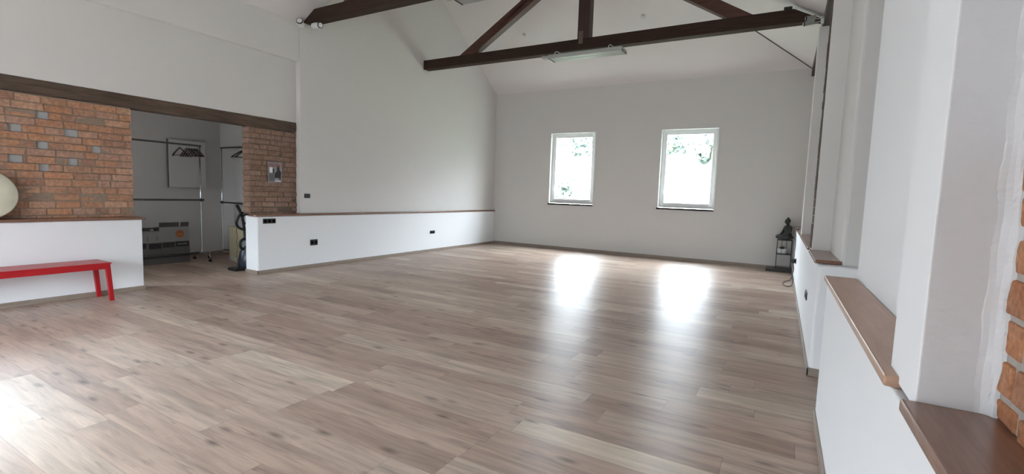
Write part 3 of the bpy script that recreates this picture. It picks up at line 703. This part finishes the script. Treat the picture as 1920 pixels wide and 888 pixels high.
def text(nm, s, size, loc, rot, m, parent, sx=1.0):
    c = bpy.data.curves.new(nm, 'FONT'); c.body = s; c.size = size; c.extrude = .0006; c.materials.append(m)
    o = bpy.data.objects.new(nm, c); COL.objects.link(o); o.parent = parent; o.matrix_parent_inverse = parent_world(parent).inverted()
    bpy.context.view_layer.update()
    me = bpy.data.meshes.new_from_object(o.evaluated_get(bpy.context.evaluated_depsgraph_get())); bpy.data.objects.remove(o)
    o = bpy.data.objects.new(nm, me); COL.objects.link(o); o.parent = parent; o.matrix_parent_inverse = parent_world(parent).inverted()
    o.location = loc; o.rotation_euler = rot; o.scale = (sx, 1, 1); return o
text('title', 'marika', .105, (xp+.0012, 5.157, 1.852), (math.pi/2, 0, math.pi/2), M_redink, root, .80)

# ------------------------------------------------------------------ storage room contents
# white heating panel on the back wall
root = thing('heating_board', 'white flat heating board standing proud of the storage back wall', 'panel', (-10.62, 5.2, 1.43))
box_obj('panel_face', (-10.575, -10.545, 4.855, 5.55, 1.425, 2.365), M_store, root, .006)
bm = bmesh.new()
add_box(bm, -10.65, -10.575, 4.95, 5.45, 1.9, 1.95)
obj('bracket', bm, M_hole, root)
box_obj('shaded_edge', (-10.585, -10.555, 4.835, 4.857, 1.42, 2.37), M_carton, root)  # dark strip painted as the shaded left side of the board

def rack(axis, x, y, ln, ztop, zmid, label, foot_w=.56):
    """garment rack; axis 'y' runs towards -y from (x,y), axis 'x' runs towards +x"""
    root = thing('garment_rack', label, 'garment rack', (x, y, 0), 'chrome garment racks in the storage room')
    U = (lambda a, b, z: (x+b, y-a, z)) if axis == 'y' else (lambda a, b, z: (x+a, y+b, z))
    r = .015; zb = .16
    for a, nm in ((0, 'post'), (ln, 'post')):
        s = 1 if a == 0 else -1
        bm = bmesh.new(); add_tube(bm, [U(a, 0, ztop), U(a, 0, zmid), U(a, 0, zb+.05)]+[U(a+s*.05*(1-math.cos(t)), 0, zb+.05-.05*math.sin(t)) for t in (.4, .8, 1.2, math.pi/2)], r, 12)
        p = obj(nm, bm, M_chrome, root, smooth=True)
        bm = bmesh.new(); add_tube(bm, [U(a, 0, zmid-.03), U(a, 0, zmid+.03)], .018, 12); add_tube(bm, [U(a, 0, zmid), U(a-s*.05, 0, zmid)], [.012, .02], 10); obj('clamp_knob', bm, M_blackpl, p)
        # foot: low arch across, with a castor at each end
        h = foot_w/2; zf = .105
        pts = [U(a, -h, .07), U(a, -h, zf), U(a, -h+.02, zf+.03), U(a, -h+.06, zf+.04), U(a, h-.06, zf+.04), U(a, h-.02, zf+.03), U(a, h, zf), U(a, h, .07)]
        bm = bmesh.new(); add_tube(bm, pts, .0125, 10); f = obj('foot', bm, M_chrome, root, smooth=True)
        for b in (-h, h):
            bm = bmesh.new(); c = U(a, b, .026)
            add_lathe(bm, [(.012, -.022), (.026, -.018), (.026, .018), (.012, .022)], c, 0 if axis == 'y' else 1, 16); add_tube(bm, [(c[0], c[1], .03), (c[0], c[1], .075)], .012, 8)
            obj('castor', bm, M_blackpl, f)
    for z, nm in ((ztop, 'top_rail'), (zmid, 'middle_rail'), (zb, 'bottom_rail')):
        bm = bmesh.new(); add_tube(bm, [U(-.02 if nm == 'top_rail' else 0.0 if nm == 'middle_rail' else .05, 0, z), U(ln-.05 if nm == 'bottom_rail' else ln, 0, z)], .0165, 12); obj(nm, bm, M_chromedark, root, smooth=True)
    return root
rack('y', -9.9, 5.10, 1.55, 2.24, 1.195, 'chrome garment rack with hangers along the storage back wall')
rack('x', -10.10, 5.62, 1.35, 2.26, 1.145, 'chrome garment rack along the right side wall of the storage')

def hanger(x, y, z, rz, m, label, grp):
    """z: rail centre height"""
    root = thing('clothes_hanger', label, 'hanger', (0, 0, 0), grp)
    bm = bmesh.new(); pts = arc((0, 0, 0), .020, math.radians(-40), math.radians(205), 12)[::-1]
    add_tube(bm, [(p[0], 0, p[2]+.004) for p in pts][::-1][::-1]+[], .0025, 8)
    add_tube(bm, smoothpts([(.0163, 0, -.009), (.004, 0, -.035), (0, 0, -.06)], 4), .0025, 8); obj('hook', bm, M_chrome, root, smooth=True)
    bm = bmesh.new(); n = 14; rows = []
    for i in range(-n, n+1):
        u = i/n; xx = u*.215; zz = -.066-.125*abs(u)**1.1-.02*abs(u)**4; th = .012-.002*abs(u); w = .008+.008*abs(u)**2
        rows.append([bm.verts.new((xx, sy*w, zz+sz*th)) for sy, sz in ((-1, -1), (1, -1), (1, 1), (-1, 1))])
    for A, B in zip(rows, rows[1:]):
        for k in range(4): bm.faces.new((A[k], A[(k+1) % 4], B[(k+1) % 4], B[k]))
    bm.faces.new(rows[0]); bm.faces.new(rows[-1][::-1])
    obj('shoulder', bm, m, root, .003, smooth=True)
    bm = bmesh.new(); add_tube(bm, [(-.200, 0, -.20), (.200, 0, -.20)], .0065, 10); obj('trouser_bar', bm, m, root)
    root.location = (x, y, z); root.rotation_euler = (0, 0, rz); return root
hs = [(4.745, .10, M_hanger, 'dark wooden hanger at the left of the cluster on the storage rack'), (4.865, .03, M_hangerr, 'reddish wooden hanger second from the left on the storage rack'),
      (4.91, .06, M_hanger, 'dark wooden hanger third from the left on the storage rack'), (4.955, .06, M_hangerr, 'reddish wooden hanger in the thick of the rack cluster, fourth from left'),
      (5.0, .06, M_hanger, 'dark wooden hanger fifth from the left on the storage rack'), (5.045, .05, M_hangerr, 'reddish wooden hanger at the right end beside the chrome post')]
for y, rz_, m, lb in hs: hanger(-9.9, y, 2.24-.0125-.008+.018, rz_, m, lb, 'wooden hangers on the rack along the storage back wall')
hanger(-9.36, 5.62, 2.26-.0125-.008+.018, math.pi/2-.12, M_hanger, 'black hanger partly hidden behind the brick pillar on the side rack', 'hangers on the side rack')
hanger(-9.27, 5.62, 2.26-.0125-.008+.018, math.pi/2+.1, M_hanger, 'black hanger on the side rack, behind the half hidden one', 'hangers on the side rack')

# printed carton leaning towards the back wall
root = thing('carton_box', 'open printed grey carton with an orange disc on the storage floor', 'carton', (-10.05, 4.45, 0))
CY0, CY1, CH = 3.95, 4.905, .69
sl = .035/.69
def cx(z): return -9.95-sl*z
bm = bmesh.new()
A = [(cx(0), 0), (cx(CH), CH), (cx(CH)-.22, CH-.02), (cx(0)-.22, 0)]
add_prism(bm, A, 1, 4.40, CY1); add_prism(bm, [(cx(0), 0), (cx(.62), .62), (cx(.62)-.22, .60), (cx(0)-.22, 0)], 1, CY0, 4.40)
obj('carton_body', bm, M_carton, root, .004)
def front(nm, y0, y1, z0, z1, m, t=.003, o=0.0, par=None):
    bm = bmesh.new(); add_prism(bm, [(cx(z0)+o, z0), (cx(z0)+t+o, z0), (cx(z1)+t+o, z1), (cx(z1)+o, z1)], 1, y0, y1); return obj(nm, bm, m, par or root)
fp = front('printed_front', 4.405, CY1-.004, .40, CH-.012, M_cartonw); front('printed_front', CY0, 4.405, .40, .61, M_cartonw)
for i, (y0, y1, z0, z1) in enumerate(((3.97, 4.18, .30, .40), (4.225, 4.425, .285, .385), (4.445, 4.645, .295, .395), (4.665, CY1-.004, .30, .41))):
    front('picture_panel', y0, y1, z0, z1, M_dark)
front('caption_bar', 4.70, 4.86, .345, .36, M_cartonw, .002, .003)
bm = bmesh.new(); add_lathe(bm, [(.072, 0), (.072, .003)], (0, 0, 0), 0, 30); o = obj('orange_disc', bm, M_orange, root); o.matrix_parent_inverse = parent_world(root).inverted(); o.location = (cx(.545)+.003, 4.742, .545); o.rotation_euler = (0, -math.atan(sl), 0)
front('disc_lettering', 4.69, 4.79, .525, .54, M_orange2, .0015, .0062)
front('fold_line', CY0, CY1, .115, .125, M_dark, .002)
for y0, y1 in ((4.40, 4.735), (4.76, CY1)):
    bm = bmesh.new(); add_prism(bm, [(cx(CH)-.004, CH-.004), (cx(CH)+.0, CH-.004), (cx(CH)+.012, CH+.075), (cx(CH)+.006, CH+.078)], 1, y0, y1); obj('flap', bm, M_cartonb, root)
for k in range(3):
    front('shelf_print', 4.05+k*.15, 4.062+k*.15, .43, .52, M_carton, .002, .003)
b = box_obj('dark_plank', (-10.12, -9.90, 3.85, 4.24, .628, .648), M_dark, None, .004); b.location = (-.02, 0, .001); tag(b, 'dark flat plank lying on the left part of the carton', 'plank', 'dark flat planks on the carton')
b = box_obj('dark_plank', (-10.10, -9.955, 3.92, 4.06, .65, .672), M_dark, None, .004); tag(b, 'short dark plank on top of the planks at the carton left end', 'plank', 'dark flat planks on the carton')
b = box_obj('dark_plank', (-10.16, -9.99, 4.17, 4.385, .65, .668), M_dark, None, .004); tag(b, 'dark plank resting against the tall half of the carton', 'plank', 'dark flat planks on the carton')

# cream box by the side wall
root = thing('cream_box', 'tall cream coloured box standing under the side garment rack', 'box', (-9.2, 5.52, 0))
bm = bmesh.new(); add_box(bm, -.42, .42, -.06, .06, .085, .68); bm2 = obj('box_body', bm, M_cream, root, .008); bm2.matrix_parent_inverse = Matrix.Identity(4)
bm = bmesh.new(); add_box(bm, -.42, .42, -.062, .062, 0, .083); bm3 = obj('box_base', bm, M_store, root, .006); bm3.matrix_parent_inverse = Matrix.Identity(4)
root.rotation_euler = (0, 0, -.25); root.location = (-9.22, 5.44, 0)

# vacuum cleaner half hidden behind the pillar
vx, vy = -8.34, 5.07
root = thing('vacuum_cleaner', 'dark upright vacuum cleaner with coiled hose, half hidden behind the low wall', 'vacuum cleaner', (vx, vy, 0))
bm = bmesh.new(); add_lathe(bm, [(.13, .03), (.155, .06), (.15, .2), (.125, .33), (.08, .42), (.05, .45)], (vx, vy, 0), 2, 28); obj('body', bm, M_navy, root, smooth=True)
bm = bmesh.new(); add_box(bm, vx-.12, vx+.12, vy-.30, vy+.02, .0, .055); obj('floor_nozzle', bm, M_blackpl, root, .018)
bm = bmesh.new(); add_tube(bm, smoothpts([(vx, vy-.03, .4), (vx, vy-.05, .7), (vx, vy-.09, .95), (vx, vy-.13, 1.06), (vx, vy-.16, 1.13)], 5), .022, 12); obj('wand', bm, M_blackpl, root, smooth=True)
bm = bmesh.new(); add_tube(bm, [(vx, vy-.125, 1.05), (vx, vy-.185, 1.16)], .026, 12); obj('grip', bm, M_blackmet, root)
bm = bmesh.new(); add_tube(bm, [(vx+.02+.02*math.sin(3*a), vy-.06+.14*math.cos(a), .87+.15*math.sin(a)) for a in [2*math.pi*k/48 for k in range(48)]], .021, 12, closed=True)
add_tube(bm, [(vx+.05, vy-.02+.10*math.cos(a), .91+.09*math.sin(a)) for a in [2*math.pi*k/32 for k in range(32)]], .018, 10, closed=True); obj('hose', bm, M_blackpl, root, smooth=True)
bm = bmesh.new(); add_tube(bm, [(vx+.03, vy-.07+.085*math.cos(a), .46+.095*math.sin(a)) for a in [2*math.pi*k/32 for k in range(32)]], .022, 12, closed=True); obj('cord_hook', bm, M_blackpl, root, smooth=True)
bm = bmesh.new(); add_lathe(bm, [(.066, -.01), (.066, .01)], (vx+.02, vy-.07, .46), 0, 24); obj('cover_disc', bm, M_hole, root)
bm = bmesh.new(); add_tube(bm, smoothpts([(vx, vy-.20, .90), (vx, vy-.185, .80), (vx, vy-.195, .70), (vx, vy-.18, .60), (vx, vy-.195, .50), (vx, vy-.175, .40), (vx, vy-.195, .28), (vx, vy-.185, .18), (vx, vy-.19, .05)], 6), .006, 8); obj('power_cord', bm, M_cord, root, smooth=True)

# ------------------------------------------------------------------ statue corner
b = box_obj('floor_plinth', (-.21, .285, 12.02, 12.47, 0, .05), M_blackmet, None, .006); tag(b, 'flat black plinth on the floor under the plant stand', 'plinth')
SX0, SX1, SY0, SY1 = -.02, .265, 12.08, 12.36
root = thing('plant_stand', 'slim black metal stand with two shelves in the right far corner', 'stand', ((SX0+SX1)/2, (SY0+SY1)/2, .05))
for x in (SX0, SX1):
    for y in (SY0, SY1):
        box_obj('leg', (x-.008, x+.008, y-.008, y+.008, .05, .715), M_blackmet, root)
for x in (SX0+.09, SX0+.18):
    for y in (SY0, SY1): box_obj('rod', (x-.004, x+.004, y-.004, y+.004, .39, .70), M_blackmet, root)
for z, nm in ((.70, 'top_plate'), (.385, 'shelf')): box_obj(nm, (SX0-.008, SX1+.008, SY0-.008, SY1+.008, z, z+.016), M_blackmet, root, .002)
bm = bmesh.new()
for a, b_ in (((SX0, SY0), (SX1, SY0)), ((SX0, SY1), (SX1, SY1)), ((SX0, SY0), (SX0, SY1)), ((SX1, SY0), (SX1, SY1))): add_tube(bm, [(a[0], a[1], .10), (b_[0], b_[1], .10)], .005, 6)
obj('lower_brace', bm, M_blackmet, root)
# pot with a small plant on the shelf
root = thing('potted_plant', 'white bowl with a dark succulent on the lower shelf of the stand', 'plant', (.085, 12.2, .401))
bm = bmesh.new(); add_lathe(bm, [(.07, 0), (.095, .02), (.10, .11), (.092, .112), (.085, .09), (.01, .088)], (.085, 12.2, .401), 2, 28); obj('pot', bm, M_pot, root, smooth=True)
bm = bmesh.new(); rnd = random.Random(4)
for i in range(26):
    a = rnd.uniform(0, 6.28); l = rnd.uniform(.05, .09); e = rnd.uniform(.4, 1.3); c = Vector((.085, 12.2, .495))
    d = Vector((math.cos(a)*math.cos(e), math.sin(a)*math.cos(e), math.sin(e))); s = Vector((-math.sin(a), math.cos(a), 0))*.016
    n = d.cross(s).normalized()*.004
    p = [c-s*.3, c+d*l*.5-s, c+d*l, c+d*l*.5+s, c+s*.3]
    T = [bm.verts.new(q+n) for q in p]; B = [bm.verts.new(q-n) for q in p]
    bm.faces.new(T); bm.faces.new(B[::-1])
    for k in range(5): bm.faces.new((T[k], T[(k+1) % 5], B[(k+1) % 5], B[k]))
obj('foliage', bm, M_leaf, root)
# seated meditating statue, one continuous body (remeshed)
bm = bmesh.new()
def limb(bm, pts, rs):
    P = smoothpts(pts, 6); n = len(P); out = []
    for i, p in enumerate(P):
        t = i/(n-1)*(len(rs)-1); k = min(int(t), len(rs)-2); r = rs[k]+(rs[k+1]-rs[k])*(t-k); add_ball(bm, p, r, 2)
# local frame: the figure faces -y, then is turned
add_ball(bm, (0, 0, .045), (.185, .14, .05), 3)
add_ball(bm, (0, .02, .10), (.10, .085, .075), 3)
add_ball(bm, (0, .02, .19), (.085, .062, .10), 3)
add_ball(bm, (0, .02, .265), (.105, .058, .055), 3)
limb(bm, [(0, .015, .30), (0, .01, .345)], [.034, .032])
add_ball(bm, (0, 0, .395), (.048, .056, .062), 3); add_ball(bm, (0, .008, .415), (.052, .056, .05), 3); add_ball(bm, (0, .01, .472), (.022, .022, .024), 2)
add_ball(bm, (0, -.056, .388), (.008, .012, .014), 1)
for s in (-1, 1):
    add_ball(bm, (s*.05, .005, .385), (.008, .014, .03), 2)
    limb(bm, [(s*.11, .02, .27), (s*.145, .0, .185), (s*.125, -.05, .115)], [.036, .033, .028])
    limb(bm, [(s*.125, -.05, .115), (s*.07, -.105, .09), (s*.01, -.115, .085)], [.028, .022, .02])
    limb(bm, [(s*.06, .0, .06), (s*.165, -.06, .05), (s*.15, -.12, .045)], [.07, .055, .045])
    limb(bm, [(s*.15, -.12, .045), (s*.05, -.15, .045), (-s*.05, -.14, .05)], [.045, .036, .026])
st = obj('buddha_statue', bm, M_stone)
md = st.modifiers.new('remesh', 'REMESH'); md.mode = 'VOXEL'; md.voxel_size = .008; md.use_smooth_shade = True
ms = st.modifiers.new('soften', 'SMOOTH'); ms.factor = .5; ms.iterations = 4
st.location = (.145, 12.2, .727); st.rotation_euler = (0, 0, -1.15)
tag(st, 'dark seated meditating statue on top of the black metal stand', 'statue')

# ------------------------------------------------------------------ outdoors beyond the windows
bm = bmesh.new(); add_box(bm, -45, 45, 12.95, 90, -.35, -.15); struct(obj('ground', bm, M_ground))
def tree(x, y, h, cz, rx, rzz, label, seed, n=900):
    rnd = random.Random(seed); root = thing('tree', label, 'tree', (x, y, -.15), 'trees beyond the windows')
    bm = bmesh.new(); add_tube(bm, [(x, y, -.15), (x+.1, y, h*.3), (x-.05, y, h*.6)], [.18, .14, .08], 10); obj('trunk', bm, M_trunk, root)
    bm = bmesh.new()
    cl = [(Vector((x+rnd.gauss(0, rx*.45), y+rnd.gauss(0, rx*.45), cz+rnd.gauss(0, rzz*.45))), rx*rnd.uniform(.25, .5)) for _ in range(16)]
    for i in range(n):
        c, r = rnd.choice(cl); d = Vector((rnd.gauss(0, 1), rnd.gauss(0, 1), rnd.gauss(0, 1))).normalized()
        p = c+d*r*rnd.uniform(.6, 1); u = d.orthogonal().normalized(); u.rotate(Matrix.Rotation(rnd.uniform(0, 6.28), 3, d)); w = d.cross(u); s = rnd.uniform(.14, .3)
        d2 = d*s*.25
        bm.faces.new([bm.verts.new(q) for q in (p-u*s, p-w*s*.5+d2, p+u*s, p+w*s*.5+d2)])
    obj('foliage', bm, M_foliage, root)
tree(-9.55, 21, 3.2, 2.0, .75, .6, 'pale bush seen low through the left window', 1)
tree(-10.5, 27, 7, 5.0, .9, .7, 'pale tree crown seen at the top of the left window', 2, 700)
tree(-2.35, 19.5, 6, 3.75, .6, .5, 'pale tree branch at the upper right of the right window', 3, 900)
tree(-5.5, 27, 6, 4.6, .9, .6, 'pale tree seen at the upper left of the right window', 4, 700)
